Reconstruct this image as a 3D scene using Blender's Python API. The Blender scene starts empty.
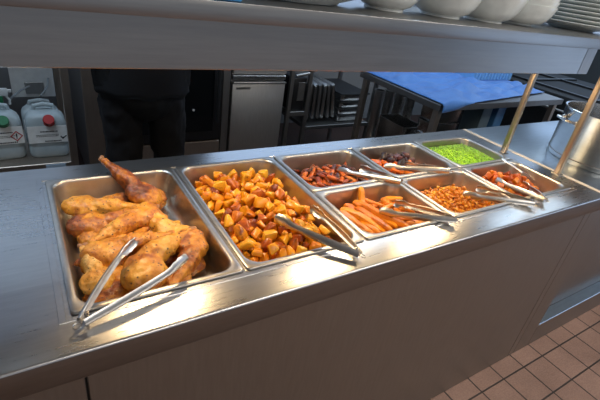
import bpy, bmesh, math, random
import numpy as np
from mathutils import Vector, Matrix, Euler

H = 0.88                      # counter height; every z below is measured from the counter top
PI = math.pi
scn = bpy.context.scene
COL = scn.collection
rnd = random.Random(7)
nrng = np.random.default_rng(11)

# ------------------------------------------------------------------ helpers
def link(o):
    COL.objects.link(o); return o

def tag(o, label=None, cat=None, group=None, kind=None):
    if label: o['label'] = label
    if cat: o['category'] = cat
    if group: o['group'] = group
    if kind: o['kind'] = kind
    return o

def empty(name, loc, label=None, cat=None, group=None, rz=0):
    o = bpy.data.objects.new(name, None); link(o)
    o.location = loc; o.rotation_euler = (0, 0, rz); o.empty_display_size = .05
    return tag(o, label, cat, group)

class MB:
    def __init__(s): s.bm = bmesh.new()
    def verts_xf(s, vs, M):
        bmesh.ops.transform(s.bm, matrix=M, verts=vs)
    def box(s, x0, x1, y0, y1, z0, z1, bevel=0, seg=2, M=None):
        r = bmesh.ops.create_cube(s.bm, size=1.0); vs = r['verts']
        for v in vs:
            v.co = Vector(((x0+x1)/2+v.co.x*(x1-x0), (y0+y1)/2+v.co.y*(y1-y0), (z0+z1)/2+v.co.z*(z1-z0)))
        if bevel > 0:
            es = list({e for v in vs for e in v.link_edges})
            b = bmesh.ops.bevel(s.bm, geom=es, offset=bevel, segments=seg, affect='EDGES', profile=.5)
            vs = list({v for f in b['faces'] for v in f.verts} | {v for v in vs if v.is_valid})
        if M is not None: s.verts_xf(vs, M)
        return s
    def loft(s, loops, cap0=True, cap1=True, closed=True):
        rows = [[s.bm.verts.new(p) for p in L] for L in loops]
        n = len(rows[0])
        for a, b in zip(rows, rows[1:]):
            for i in range(n if closed else n-1):
                j = (i+1) % n
                try: s.bm.faces.new((a[i], a[j], b[j], b[i]))
                except ValueError: pass
        if cap0: s.bm.faces.new(rows[0][::-1])
        if cap1: s.bm.faces.new(rows[-1])
        return s
    def lathe(s, prof, c=(0, 0, 0), n=32, cap0=True, cap1=True, M=None, sx=1, sy=1):
        loops = []
        for r, z in prof:
            L = []
            for i in range(n):
                a = 2*PI*i/n
                p = Vector((r*math.cos(a)*sx, r*math.sin(a)*sy, z))
                if M is not None: p = M @ p
                L.append(p + Vector(c))
            loops.append(L)
        return s.loft(loops, cap0, cap1)
    def tube(s, pts, r, n=10, r2=None):
        pts = [Vector(p) for p in pts]
        loops = []; prev = None
        for i, p in enumerate(pts):
            t = (pts[min(i+1, len(pts)-1)] - pts[max(i-1, 0)]).normalized()
            if prev is None:
                u = t.orthogonal().normalized()
            else:
                u = (prev - t*prev.dot(t)).normalized()
            prev = u; w = t.cross(u)
            rr = r if r2 is None else r+(r2-r)*i/max(1, len(pts)-1)
            loops.append([p + (u*math.cos(2*PI*k/n)+w*math.sin(2*PI*k/n))*rr for k in range(n)])
        return s.loft(loops)
    def ball(s, c, r, sub=2, sc=(1, 1, 1)):
        v = bmesh.ops.create_icosphere(s.bm, subdivisions=sub, radius=r)['verts']
        for q in v: q.co = Vector((c[0]+q.co.x*sc[0], c[1]+q.co.y*sc[1], c[2]+q.co.z*sc[2]))
        return s
    def mesh(s, name, mat=None, smooth=True, angle=35):
        bmesh.ops.recalc_face_normals(s.bm, faces=s.bm.faces)
        if smooth:
            for f in s.bm.faces: f.smooth = True
            lim = math.radians(angle)
            for e in s.bm.edges:
                if len(e.link_faces) == 2 and e.calc_face_angle(0) > lim: e.smooth = False
        me = bpy.data.meshes.new(name); s.bm.to_mesh(me); s.bm.free()
        if mat: me.materials.append(mat)
        return me
    def build(s, name, mat, parent=None, smooth=True, angle=35, kind=None, label=None):
        if parent is not None:
            M = Matrix.Translation(-Vector(parent.get('_w', tuple(world_loc(parent)))))
            R = world_rot(parent)
            bmesh.ops.transform(s.bm, matrix=R.inverted() @ M, verts=s.bm.verts)
        me = s.mesh(name, mat, smooth, angle)
        o = link(bpy.data.objects.new(name, me))
        if parent is not None: o.parent = parent
        return tag(o, label=label, kind=kind)

def world_loc(o):
    v = Vector(o.location); p = o.parent
    while p is not None:
        v = Vector(p.location) + p.rotation_euler.to_matrix() @ v; p = p.parent
    return v
def world_rot(o):
    R = Matrix.Identity(4); 
    while o is not None:
        R = o.rotation_euler.to_matrix().to_4x4() @ R; o = o.parent
    return R

def local(mb, name, mat, parent, **k):          # verts already in the parent's own frame
    me = mb.mesh(name, mat, k.get('smooth', True), k.get('angle', 35))
    o = link(bpy.data.objects.new(name, me)); o.parent = parent
    return o

def copy_tree(o, parent=None):
    c = o.copy(); COL.objects.link(c); c.parent = parent
    for ch in list(o.children): copy_tree(ch, c)
    return c

def remeshed(mb, name, mat, voxel, smooth_it=4, disp=0, dscale=.03):
    me = bpy.data.meshes.new('t'); mb.bm.normal_update(); mb.bm.to_mesh(me); mb.bm.free()
    o = link(bpy.data.objects.new('t', me))
    m = o.modifiers.new('r', 'REMESH'); m.mode = 'VOXEL'; m.voxel_size = voxel
    if smooth_it:
        m = o.modifiers.new('s', 'SMOOTH'); m.iterations = smooth_it; m.factor = .5
    if disp:
        t = bpy.data.textures.new('n', 'CLOUDS'); t.noise_scale = dscale; t.noise_depth = 3
        m = o.modifiers.new('d', 'DISPLACE'); m.texture = t; m.strength = disp; m.mid_level = .5
    dg = bpy.context.evaluated_depsgraph_get()
    out = bpy.data.meshes.new_from_object(o.evaluated_get(dg))
    bpy.data.objects.remove(o)
    out.name = name; out.materials.clear(); out.materials.append(mat)
    for p in out.polygons: p.use_smooth = True
    return out

def rrect(cx, cy, hx, hy, r, z, n=7):
    pts = []
    for (sx, sy, a0) in ((1, 1, 0), (-1, 1, PI/2), (-1, -1, PI), (1, -1, 1.5*PI)):
        for k in range(n):
            a = a0 + PI/2*k/(n-1)
            pts.append((cx+sx*(hx-r)+r*math.cos(a), cy+sy*(hy-r)+r*math.sin(a), z))
    return pts

# ------------------------------------------------------------------ materials
class NT:
    def __init__(s, name):
        s.m = bpy.data.materials.new(name); s.m.use_nodes = True
        s.t = s.m.node_tree; s.b = s.t.nodes['Principled BSDF']
    def n(s, typ, **kw):
        x = s.t.nodes.new(typ)
        for k, v in kw.items():
            if k in x.inputs: x.inputs[k].default_value = v
            else: setattr(x, k, v)
        return x
    def l(s, a, b): s.t.links.new(a, b)
    def set(s, **kw):
        for k, v in kw.items(): s.b.inputs[k.replace('_', ' ')].default_value = v
    def coords(s, scale=(1, 1, 1), kind='Object'):
        tc = s.n('ShaderNodeTexCoord'); mp = s.n('ShaderNodeMapping'); mp.inputs['Scale'].default_value = scale
        s.l(tc.outputs[kind], mp.inputs['Vector']); return mp.outputs['Vector']
    def noise(s, vec, scale, detail=3, rough=.55):
        x = s.n('ShaderNodeTexNoise'); x.inputs['Scale'].default_value = scale
        x.inputs['Detail'].default_value = detail; x.inputs['Roughness'].default_value = rough
        s.l(vec, x.inputs['Vector']); return x.outputs['Fac']
    def ramp(s, fac, stops):
        r = s.n('ShaderNodeValToRGB'); e = r.color_ramp.elements
        while len(e) < len(stops): e.new(.5)
        for el, (p, c) in zip(e, stops):
            el.position = p; el.color = (*c, 1) if len(c) == 3 else c
        s.l(fac, r.inputs['Fac']); return r.outputs['Color']
    def mix(s, fac, a, b, mode='MIX'):
        x = s.n('ShaderNodeMix', data_type='RGBA', blend_type=mode)
        for sock, v in ((x.inputs[0], fac), (x.inputs[6], a), (x.inputs[7], b)):
            if hasattr(v, 'links'): s.l(v, sock)
            else: sock.default_value = v if not isinstance(v, tuple) else ((*v, 1) if len(v) == 3 else v)
        return x.outputs[2]
    def math(s, op, a, b=0.0):
        x = s.n('ShaderNodeMath', operation=op)
        for sock, v in ((x.inputs[0], a), (x.inputs[1], b)):
            if hasattr(v, 'links'): s.l(v, sock)
            else: sock.default_value = v
        return x.outputs[0]
    def bump(s, h, strength=.2, dist=.001):
        b = s.n('ShaderNodeBump'); b.inputs['Strength'].default_value = strength; b.inputs['Distance'].default_value = dist
        s.l(h, b.inputs['Height']); s.l(b.outputs['Normal'], s.b.inputs['Normal'])
    def rand(s): return s.n('ShaderNodeObjectInfo').outputs['Random']

def plain(name, col, rough=.5, metal=0, **kw):
    t = NT(name); t.set(Base_Color=(*col, 1), Roughness=rough, Metallic=metal, **kw)
    v = t.coords(); f = t.noise(v, 30, 2)
    c = t.ramp(f, [(0.2, tuple(x*.88 for x in col)), (.8, tuple(min(1, x*1.08) for x in col))])
    t.l(c, t.b.inputs['Base Color']); return t.m

def steel(name, col=(.6, .59, .57), rough=.28, brush=(4, 120, 120), rvar=.12, bump=.015, scratches=0, stains=0):
    t = NT(name); t.set(Metallic=1.0)
    v = t.coords(brush); f = t.noise(v, 3, 4, .6)
    big = t.noise(t.coords(), 3.5, 4, .6)
    c = t.ramp(f, [(.25, tuple(x*.9 for x in col)), (.75, tuple(min(1, x*1.06) for x in col))])
    if stains:
        c = t.mix(t.ramp(big, [(.42, (0, 0, 0)), (.72, (stains,)*3)]), c, tuple(x*.55 for x in col))
    t.l(c, t.b.inputs['Base Color'])
    r = t.math('ADD', t.math('MULTIPLY', t.math('ADD', f, big), rvar), rough-rvar)
    if scratches:
        sv = t.coords((14, 3, 10)); mp = sv.node; mp.inputs['Rotation'].default_value = (0, 0, .5)
        s1 = t.ramp(t.noise(sv, 18, 6, .75), [(.56, (0, 0, 0)), (.66, (1, 1, 1))])
        r = t.math('ADD', r, t.math('MULTIPLY', s1, scratches))
    t.l(r, t.b.inputs['Roughness'])
    if bump: t.bump(f, bump, .0004)
    return t.m

STEEL = steel('steel_brushed')
STEEL_SIDE = steel('steel_side_worktop', (.56, .64, .70), .30, (4, 30, 30), .03, 0)
STEEL_TOP = steel('steel_worktop', (.60, .60, .595), .28, (4, 40, 40), .05, .008, scratches=.06)
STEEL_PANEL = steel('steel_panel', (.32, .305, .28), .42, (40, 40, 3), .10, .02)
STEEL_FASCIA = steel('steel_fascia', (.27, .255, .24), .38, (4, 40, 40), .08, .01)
STEEL_GANTRY = steel('steel_gantry', (.34, .335, .33), .34, (3, 60, 60), .12, .02)
STEEL_PAN = steel('steel_pan', (.56, .525, .475), .34, (20, 20, 20), .10, .01)
STEEL_FRAME = steel('steel_frame', (.60, .60, .60), .28, (15, 15, 15), .05, 0)
STEEL_POT = steel('steel_pot', (.60, .59, .57), .24, (6, 6, 20), .06, 0)
STEEL_DARK = steel('steel_dull', (.34, .33, .32), .42, (40, 40, 4), .1, .015)
STEEL_BROWN = steel('steel_warm_dull', (.48, .41, .35), .45, (40, 40, 4), .1, .015)
STEEL_TONG = steel('steel_polished', (.62, .61, .59), .34, (30, 30, 30), .05, 0)
STEEL_POST = steel('steel_post', (.52, .43, .33), .45, (40, 40, 4), .08, .01)
DARK_METAL = plain('dark_metal', (.03, .031, .033), .45, .6)
STEEL_FRIDGE = steel('steel_fridge', (.60, .585, .56), .48, (40, 40, 4), .06, .01)
HOB = plain('black_enamel', (.012, .014, .016), .7)
BLACK_PLASTIC = plain('black_plastic', (.012, .012, .013), .4)
BLACK_GLASS = plain('oven_glass', (.004, .005, .006), .08)
SEAM = plain('dark_seam', (.012, .011, .01), .7)
STRIP = plain('cream_sealant', (.80, .70, .56), .5)
WHITE_PL = plain('white_plastic', (.62, .63, .62), .45)
CAN_PL = None
RED_CAP = plain('red_cap', (.42, .012, .012), .4)
DKRED_CAP = plain('dark_red_cap', (.22, .012, .02), .4)
GREEN_PL = plain('green_plastic', (.01, .16, .06), .4)
LABEL_W = plain('label_paper', (.88, .88, .85), .6)
INK = plain('label_ink', (.02, .02, .025), .6)
HAZ_RED = plain('hazard_red', (.55, .02, .02), .6)
TICKET = plain('blue_ticket', (.45, .58, .72), .5)
CHINA = plain('white_china', (.78, .81, .78), .22, 0, Coat_Weight=.3)
BLUE_CRATE = plain('pale_blue_plastic', (.24, .54, .84), .45)
ORANGE_PL = plain('orange_plastic', (.7, .25, .08), .5)
TUBE_GREY = plain('grey_hose', (.20, .22, .23), .5)
CLOTH_BLUE2 = plain('bright_blue_cloth', (.10, .42, .80), .8)
TROUSER = plain('black_trousers', (.006, .006, .008), .85)
APRON = plain('navy_apron', (.0025, .003, .005), .9)
JACKET = plain('dark_jacket', (.0025, .003, .004), .8)
SKIN = plain('skin', (.55, .34, .25), .5)
HAIR = plain('dark_hair', (.02, .014, .01), .6)
SHOE = plain('black_shoe', (.01, .01, .01), .35)

def mat_can():
    t = NT('translucent_plastic'); v = t.coords()
    f = t.noise(v, 14, 2)
    c = t.ramp(f, [(.3, (.34, .40, .42)), (.7, (.42, .47, .48))])
    t.l(c, t.b.inputs['Base Color']); t.set(Roughness=.38, Subsurface_Weight=.15, Subsurface_Radius=(.02, .02, .02))
    return t.m
CAN_PL = mat_can()

def mat_cloth():
    t = NT('blue_cloth'); v = t.coords()
    f = t.noise(v, 4, 5, .6)
    c = t.ramp(f, [(.3, (.055, .22, .66)), (.7, (.10, .31, .80))])
    t.l(c, t.b.inputs['Base Color']); t.set(Roughness=.5, Sheen_Weight=.2)
    t.bump(t.noise(v, 18, 5, .6), .5, .01); return t.m
CLOTH = mat_cloth()

def mat_floor(nm, c1, c2):
    t = NT(nm); v = t.coords()
    mp = v.node; mp.inputs['Location'].default_value = (-.065, -.006, 0)
    b = t.n('ShaderNodeTexBrick'); b.offset = 0; b.squash = 1
    for k, x in (('Scale', 1.0), ('Mortar Size', .004), ('Mortar Smooth', .2), ('Brick Width', .155), ('Row Height', .1465), ('Bias', 0.0)):
        b.inputs[k].default_value = x
    b.inputs['Color1'].default_value = (*c1, 1); b.inputs['Color2'].default_value = (*c2, 1)
    b.inputs['Mortar'].default_value = (.055, .04, .034, 1)
    t.l(v, b.inputs['Vector'])
    dirt = t.ramp(t.noise(t.coords(), 5, 5), [(.3, (.78, .76, .74)), (.7, (1.05, 1.03, 1.0))])
    fine = t.ramp(t.noise(t.coords(), 160, 2), [(.35, (.86, .86, .86)), (.65, (1.06, 1.06, 1.06))])
    c = t.mix(1.0, b.outputs['Color'], dirt, 'MULTIPLY'); c = t.mix(1.0, c, fine, 'MULTIPLY')
    t.l(c, t.b.inputs['Base Color']); t.set(Roughness=.55)
    # ribbed anti-slip face on each tile
    w = t.n('ShaderNodeTexWave', wave_type='BANDS', bands_direction='Y'); w.inputs['Scale'].default_value = 34
    t.l(t.coords(), w.inputs['Vector'])
    h = t.math('SUBTRACT', t.math('MULTIPLY', w.outputs['Fac'], .25), b.outputs['Fac'])
    t.bump(h, .45, .003); return t.m

def mat_wall(name, col):
    t = NT(name); v = t.coords()
    f = t.noise(v, 2.5, 4)
    c = t.ramp(f, [(.3, tuple(x*.92 for x in col)), (.7, col)])
    t.l(c, t.b.inputs['Base Color']); t.set(Roughness=.6); t.bump(t.noise(v, 60, 3), .1, .001); return t.m

def mat_food(name, stops, rough=.38, nscale=28, spot=None, rnd_amt=.35, coat=.08, bumpd=.0015, bscale=90, sss=.03):
    """stops: colour ramp over noise + per-object random; spot=(colour, scale, threshold) adds charring or pepper"""
    t = NT(name); v = t.coords()
    r = t.rand()
    vv = t.n('ShaderNodeVectorMath', operation='ADD'); t.l(v, vv.inputs[0])
    cx = t.n('ShaderNodeCombineXYZ'); t.l(t.math('MULTIPLY', r, 7.3), cx.inputs[0]); t.l(t.math('MULTIPLY', r, 3.1), cx.inputs[1]); t.l(cx.outputs[0], vv.inputs[1])
    v = vv.outputs[0]
    f = t.noise(v, nscale, 4, .6)
    f = t.math('ADD', t.math('MULTIPLY', f, 1-rnd_amt), t.math('MULTIPLY', r, rnd_amt))
    c = t.ramp(f, stops)
    if spot:
        sc, scl, thr, wid = spot
        m = t.ramp(t.noise(v, scl, 3, .6), [(thr, (0, 0, 0)), (thr+wid, (1, 1, 1))])
        c = t.mix(m, c, sc)
    t.l(c, t.b.inputs['Base Color'])
    t.set(Roughness=rough, Coat_Weight=coat, Coat_Roughness=.2, Subsurface_Weight=sss, Subsurface_Radius=(.01, .004, .002))
    t.bump(t.noise(v, bscale, 3), .35, bumpd)
    return t

def chicken_mat():
    t = NT('roast_chicken_skin'); v0 = t.coords(); r = t.rand()
    vv = t.n('ShaderNodeVectorMath', operation='ADD'); t.l(v0, vv.inputs[0])
    cx = t.n('ShaderNodeCombineXYZ'); t.l(t.math('MULTIPLY', r, 5.3), cx.inputs[0]); t.l(t.math('MULTIPLY', r, 2.9), cx.inputs[2]); t.l(cx.outputs[0], vv.inputs[1])
    v = vv.outputs[0]
    f = t.math('ADD', t.math('MULTIPLY', t.noise(v, 13, 4, .6), .62), t.math('MULTIPLY', t.noise(v, 60, 5, .7), .38))
    f = t.math('ADD', t.math('MULTIPLY', t.math('SUBTRACT', f, .11), 1.05), t.math('MULTIPLY', t.math('SUBTRACT', r, .25), .26))
    c = t.ramp(f, [(.30, (.09, .02, .004)), (.40, (.30, .075, .008)), (.50, (.57, .22, .016)), (.60, (.69, .34, .04)), (.74, (.74, .49, .18))])
    red = t.ramp(t.noise(v, 20, 3), [(.60, (0, 0, 0)), (.75, (.7, .7, .7))])
    c = t.mix(red, c, (.36, .065, .012))
    vo = t.n('ShaderNodeTexVoronoi'); vo.inputs['Scale'].default_value = 115; t.l(v, vo.inputs['Vector'])
    dens = t.math('GREATER_THAN', t.noise(v, 45, 2), .50)
    pep = t.math('MULTIPLY', t.math('LESS_THAN', vo.outputs['Distance'], .22), dens)
    c = t.mix(pep, c, (.06, .025, .01))
    t.l(c, t.b.inputs['Base Color'])
    t.set(Roughness=.42, Coat_Weight=.18, Coat_Roughness=.25, Subsurface_Weight=.04, Subsurface_Radius=(.012, .005, .002))
    t.bump(t.noise(v, 75, 5, .65), .7, .005); return t.m
CHICKEN = chicken_mat()
BONE = plain('roast_bone', (.34, .16, .07), .5)
POTATO = mat_food('roast_potato', [(.22, (.15, .024, .005)), (.33, (.40, .080, .006)), (.43, (.64, .19, .006)), (.56, (.80, .33, .009)), (.82, (.84, .47, .035))],
                  .32, 26, ((.20, .045, .012), 40, .60, .12), .42).m
CARROT = mat_food('roast_carrot', [(.25, (.05, .010, .005)), (.40, (.24, .036, .005)), (.56, (.48, .085, .007)), (.8, (.66, .19, .014))],
                  .36, 26, ((.030, .008, .006), 34, .50, .10), .5).m
PARSNIP = mat_food('roast_orange_baton', [(.25, (.36, .075, .004)), (.45, (.66, .18, .005)), (.65, (.78, .28, .008)), (.85, (.78, .36, .025))],
                   .36, 16, ((.30, .07, .012), 24, .58, .12), .35).m
SQUASH = mat_food('roast_squash', [(.3, (.60, .10, .008)), (.6, (.84, .20, .012)), (.85, (.88, .33, .04))], .35, 22, ((.20, .035, .01), 30, .62, .1), .4).m
BEET = mat_food('roast_beetroot', [(.3, (.022, .010, .014)), (.6, (.07, .022, .024)), (.85, (.16, .05, .04))], .4, 22, None, .5).m
DICE = mat_food('diced_squash', [(.25, (.46, .13, .012)), (.5, (.70, .25, .012)), (.75, (.80, .38, .025)), (.9, (.80, .52, .12))], .36, 30, ((.12, .03, .01), 40, .60, .1), .6).m
SAUCE = mat_food('orange_sauce', [(.3, (.55, .16, .015)), (.6, (.75, .28, .03)), (.8, (.80, .42, .08))], .22, 30, ((.10, .03, .01), 70, .60, .08), 0).m
SWEDE = mat_food('roast_root_chunk', [(.25, (.24, .036, .005)), (.5, (.62, .13, .006)), (.8, (.76, .27, .015))], .34, 26, ((.10, .02, .01), 34, .60, .1), .5).m
_p = mat_food('green_pea', [(.2, (.08, .24, .004)), (.5, (.25, .52, .010)), (.8, (.44, .70, .03))], .35, 60, None, .5, coat=.2, sss=.05)
_g = _p.n('ShaderNodeNewGeometry'); _mx = _p.math('ADD', .55, _p.math('MULTIPLY', _g.outputs['Random Per Island'], .6))
_lk = _p.b.inputs['Base Color'].links[0]; _src = _lk.from_socket; _cm = _p.n('ShaderNodeVectorMath', operation='SCALE'); _p.l(_src, _cm.inputs[0]); _p.l(_mx, _cm.inputs['Scale']); _p.l(_cm.outputs[0], _p.b.inputs['Base Color'])
PEA = _p.m

# ------------------------------------------------------------------ setting
def struct(mb, name, mat, **k):
    o = mb.build(name, mat, **k); o['kind'] = 'structure'; return o
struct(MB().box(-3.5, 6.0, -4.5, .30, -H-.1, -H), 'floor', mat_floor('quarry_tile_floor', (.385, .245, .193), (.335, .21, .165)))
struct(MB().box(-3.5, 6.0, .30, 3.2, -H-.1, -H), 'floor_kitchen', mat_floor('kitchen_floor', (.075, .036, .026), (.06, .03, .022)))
struct(MB().box(-3.5, 6.0, 3.0, 3.2, -H, 1.75), 'wall_back', mat_wall('kitchen_wall', (.27, .275, .28)))
struct(MB().box(-3.6, -3.5, -4.5, 3.2, -H, 1.75), 'wall_left', mat_wall('side_wall', (.2, .2, .2)))
struct(MB().box(6.0, 6.1, -4.5, 3.2, -H, 1.75), 'wall_right', mat_wall('side_wall_right', (.07, .085, .095)))
struct(MB().box(-3.6, 6.1, -4.5, 3.2, 1.75, 1.85), 'ceiling', mat_wall('ceiling_paint', (.62, .63, .64)))

def emit_mat(name, col, s):
    t = NT(name); t.set(Base_Color=(*col, 1), Emission_Color=(*col, 1), Emission_Strength=s); return t.m
def area(name, loc, sx, sy, power, col, rot=(0, 0, 0)):
    d = bpy.data.lights.new(name, 'AREA'); d.shape = 'RECTANGLE'; d.size = sx; d.size_y = sy; d.energy = power; d.color = col
    o = link(bpy.data.objects.new(name, d)); o.location = (loc[0], loc[1], loc[2]); o.rotation_euler = rot; return o

COOL = (.66, .83, 1.0)
BLUE_FILL = emit_mat('blue_fill_pane', (.54, .72, 1.0), 1.2)  # glow of the added panes, gives the steel its blue reflections
def fill_window(n, x0, x1, y0, y1, z0, z1):  # frame with glowing pane, an added light source out of view
    w_ = MB()
    if x1-x0 > y1-y0:
        w_.box(x0-.05, x1+.05, y0-.01, y1, z0-.05, z0); w_.box(x0-.05, x1+.05, y0-.01, y1, z1, z1+.05)
        for k in range(4): xx = x0-.05+k*(x1-x0+.05)/3; w_.box(xx, xx+.05, y0-.01, y1, z0, z1)
    else:
        w_.box(x0, x1+.01, y0-.05, y1+.05, z0-.05, z0); w_.box(x0, x1+.01, y0-.05, y1+.05, z1, z1+.05)
        for k in range(4): yy = y0-.05+k*(y1-y0+.05)/3; w_.box(x0, x1, yy, yy+.05, z0, z1)
    f_ = struct(w_, n, WHITE_PL)
    p_ = MB().box(x0, x1, y0+.004 if x1-x0 > y1-y0 else y0, y1, z0, z1).build('fill_pane', BLUE_FILL, f_)

PANEL_COOL = emit_mat('cool_light_panel', COOL, .9)
PANEL_NEUT = emit_mat('neutral_light_panel', (1, .93, .84), 1.0)
def ceiling_light(x, y, power, cool, label):
    r = empty('ceiling_light', (x, y, 1.75), label, 'ceiling light')
    MB().box(x-.62, x+.62, y-.32, y+.32, 1.725, 1.75, .004).build('frame', WHITE_PL, r)
    MB().box(x-.58, x+.58, y-.28, y+.28, 1.722, 1.7255).build('diffuser', PANEL_COOL if cool else PANEL_NEUT, r)
    area('ceiling_lamp', (x, y, 1.715), 1.16, .56, power, COOL if cool else (1, .93, .84))
ceiling_light(-.5, .95, 21, True, 'unseen cool panel light added on the kitchen ceiling to brighten the jerrycans')  # added panel, lifts the jerrycan fronts
ceiling_light(2.6, 1.6, 12, True, 'cool white panel light on the kitchen ceiling above the blue table')
ceiling_light(4.6, 1.2, 10, True, 'cool white panel light on the kitchen ceiling above the dark range')
ceiling_light(.6, -2.0, 16, False, 'neutral panel light on the dining ceiling to the left')
ceiling_light(1.5, -1.0, 14, False, 'unseen neutral panel light added on the dining ceiling to brighten the crockery')  # added panel, lifts the white bowls and plates
ceiling_light(3.0, -1.6, 30, False, 'neutral panel light on the dining ceiling to the right')

fill_window('fill_window_1', -2.6, 3.4, 2.985, 2.999, .72, 1.62)  # added, unseen: bluish reflection for the serving worktop
fill_window('fill_window_2', 5.986, 5.999, .6, 2.8, .35, 1.45)  # added, unseen: bluish reflection for the side worktop
fill_window('fill_door_1', 5.986, 5.999, -3.4, -1.0, -.80, 1.25)  # added, unseen: bluish light on the gantry face and the recess
# ------------------------------------------------------------------ serving counter
YF, YB = -.088, .605
XL, XR = -.95, 1.79
ctr = empty('serving_counter', (.4, .25, -H), 'long stainless steel serving counter holding the eight food pans', 'counter')
m = MB()
hx0, hx1, hy0, hy1 = .010, 1.690, .008, .515
R = .006
xs = [XL, hx0, hx1, XR]; ys = [YF+R, hy0, hy1, YB]
gv = {}
def V(x, y, z=0.0):
    k = (round(x, 5), round(y, 5), round(z, 5))
    if k not in gv: gv[k] = m.bm.verts.new(k)
    return gv[k]
for i in range(3):
    for j in range(3):
        if i == 1 and j == 1: continue
        m.bm.faces.new((V(xs[i], ys[j]), V(xs[i+1], ys[j]), V(xs[i+1], ys[j+1]), V(xs[i], ys[j+1])))
ring = [(hx0, hy0), (hx1, hy0), (hx1, hy1), (hx0, hy1)]
for a, b in zip(ring, ring[1:]+ring[:1]):
    m.bm.faces.new((V(*a), V(*b), V(*b, -.03), V(*a, -.03)))
prof = [(YF+R-R*math.sin(a), -R+R*math.cos(a)) for a in [k*PI/2/5 for k in range(6)]]
prof += [(YF, -.060), (YF+.003, -.064), (YF+.022, -.064)]
for (ya, za), (yb, zb) in zip(prof, prof[1:]):
    for i in range(3):
        m.bm.faces.new((V(xs[i], ya, za), V(xs[i], yb, zb), V(xs[i+1], yb, zb), V(xs[i+1], ya, za)))
pb = [(YB, 0), (YB, -.06), (YB-.02, -.06)]
for (ya, za), (yb, zb) in zip(pb, pb[1:]):
    for i in range(3):
        m.bm.faces.new((V(xs[i], ya, za), V(xs[i+1], ya, za), V(xs[i+1], yb, zb), V(xs[i], yb, zb)))
wt = m.build('worktop', STEEL_TOP, ctr, angle=50)
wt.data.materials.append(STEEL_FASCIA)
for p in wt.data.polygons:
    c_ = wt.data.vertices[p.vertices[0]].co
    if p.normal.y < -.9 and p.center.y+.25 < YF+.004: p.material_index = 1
for i in range(1, 5):
    MB().box(i*.34-.011, i*.34+.011, hy0, hy1, -.012, .0004).build('divider_bar', STEEL_DARK, ctr)
for i in (2, 3, 4):
    MB().box(i*.34+.011, (i+1)*.34-.011, .2516, .2716, -.012, .0004).build('divider_bar', STEEL_DARK, ctr)
m = MB()
for a in ((-.016, -.004, -.014, .537), (1.704, 1.716, -.014, .537), (-.004, 1.704, -.014, -.004), (-.004, 1.704, .527, .537)):
    m.box(a[0], a[1], a[2], a[3], 0, .0018, .0006, 1)
m.build('well_frame', STEEL_FRAME, ctr)
m = MB(); m.box(.0105, 1.6895, .0085, .5145, -.30, -.29); m.box(.0105, .0125, .0085, .5145, -.29, -.031); m.box(1.6875, 1.6895, .0085, .5145, -.29, -.031)
m.box(.0125, 1.6875, .0085, .0105, -.29, -.031); m.box(.0125, 1.6875, .5125, .5145, -.29, -.031)
m.build('well_tank', STEEL_DARK, ctr)
PY = -.0655
for a, b in ((XL, .008), (.012, 1.744), (1.748, XR)):
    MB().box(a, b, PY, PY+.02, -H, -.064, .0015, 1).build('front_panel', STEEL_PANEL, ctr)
for x in (.010, 1.746): MB().box(x-.003, x+.003, PY+.008, PY+.02, -H, -.064).build('panel_joint', SEAM, ctr)
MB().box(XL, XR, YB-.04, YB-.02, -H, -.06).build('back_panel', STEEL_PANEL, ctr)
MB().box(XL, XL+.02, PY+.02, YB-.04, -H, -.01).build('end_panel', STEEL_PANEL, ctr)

# neighbouring worktop on the right
nb = empty('side_counter', (2.6, .25, -H), 'stainless side counter right of the cream joint, with the stock pot on it', 'counter')
NX0, NX1 = 1.812, 3.40
MB().box(NX0, NX1, YF, YB+.002, -.06, 0, .004, 2).build('worktop', STEEL_SIDE, nb)
MB().box(1.790, 1.812, YF, YB, -.02, .0012, .0005, 1).build('joint_strip', STRIP, nb, label='cream sealant strip between the two counters')
MB().box(NX0-.02, NX0+.10, PY, PY+.02, -H, -.06, .0015, 1).build('front_panel', STEEL_PANEL, nb)
MB().box(NX0+.10, NX1, PY+.055, PY+.07, -.735, -.06).build('recess_back', STEEL_PANEL, nb)
MB().box(NX0+.10, NX1, PY-.002, PY+.055, -.745, -.735, .002, 1).build('recess_shelf', STEEL_SIDE, nb)
MB().box(NX0+.10, NX1, PY, PY+.02, -H+.0, -.745, .0015, 1).build('plinth', STEEL_PANEL, nb)
MB().box(NX1-.02, NX1, PY+.07, YB-.02, -H, -.06).build('end_panel', STEEL_PANEL, nb)
MB().box(NX0, NX1-.02, YB-.03, YB-.01, -H, -.06).build('back_panel', STEEL_PANEL, nb)

# ------------------------------------------------------------------ heated gantry
gan = empty('heated_gantry', (.5, .25, 0), 'stainless heated gantry shelf on square posts above the serving counter', 'gantry shelf')
GZ0, GZ1, GZ2 = .412, .495, .527
m = MB().box(-.95, 1.99, .02, .41, GZ1+.003, GZ2, .0013, 2); m.build('shelf', STEEL_GANTRY, gan)
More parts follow.
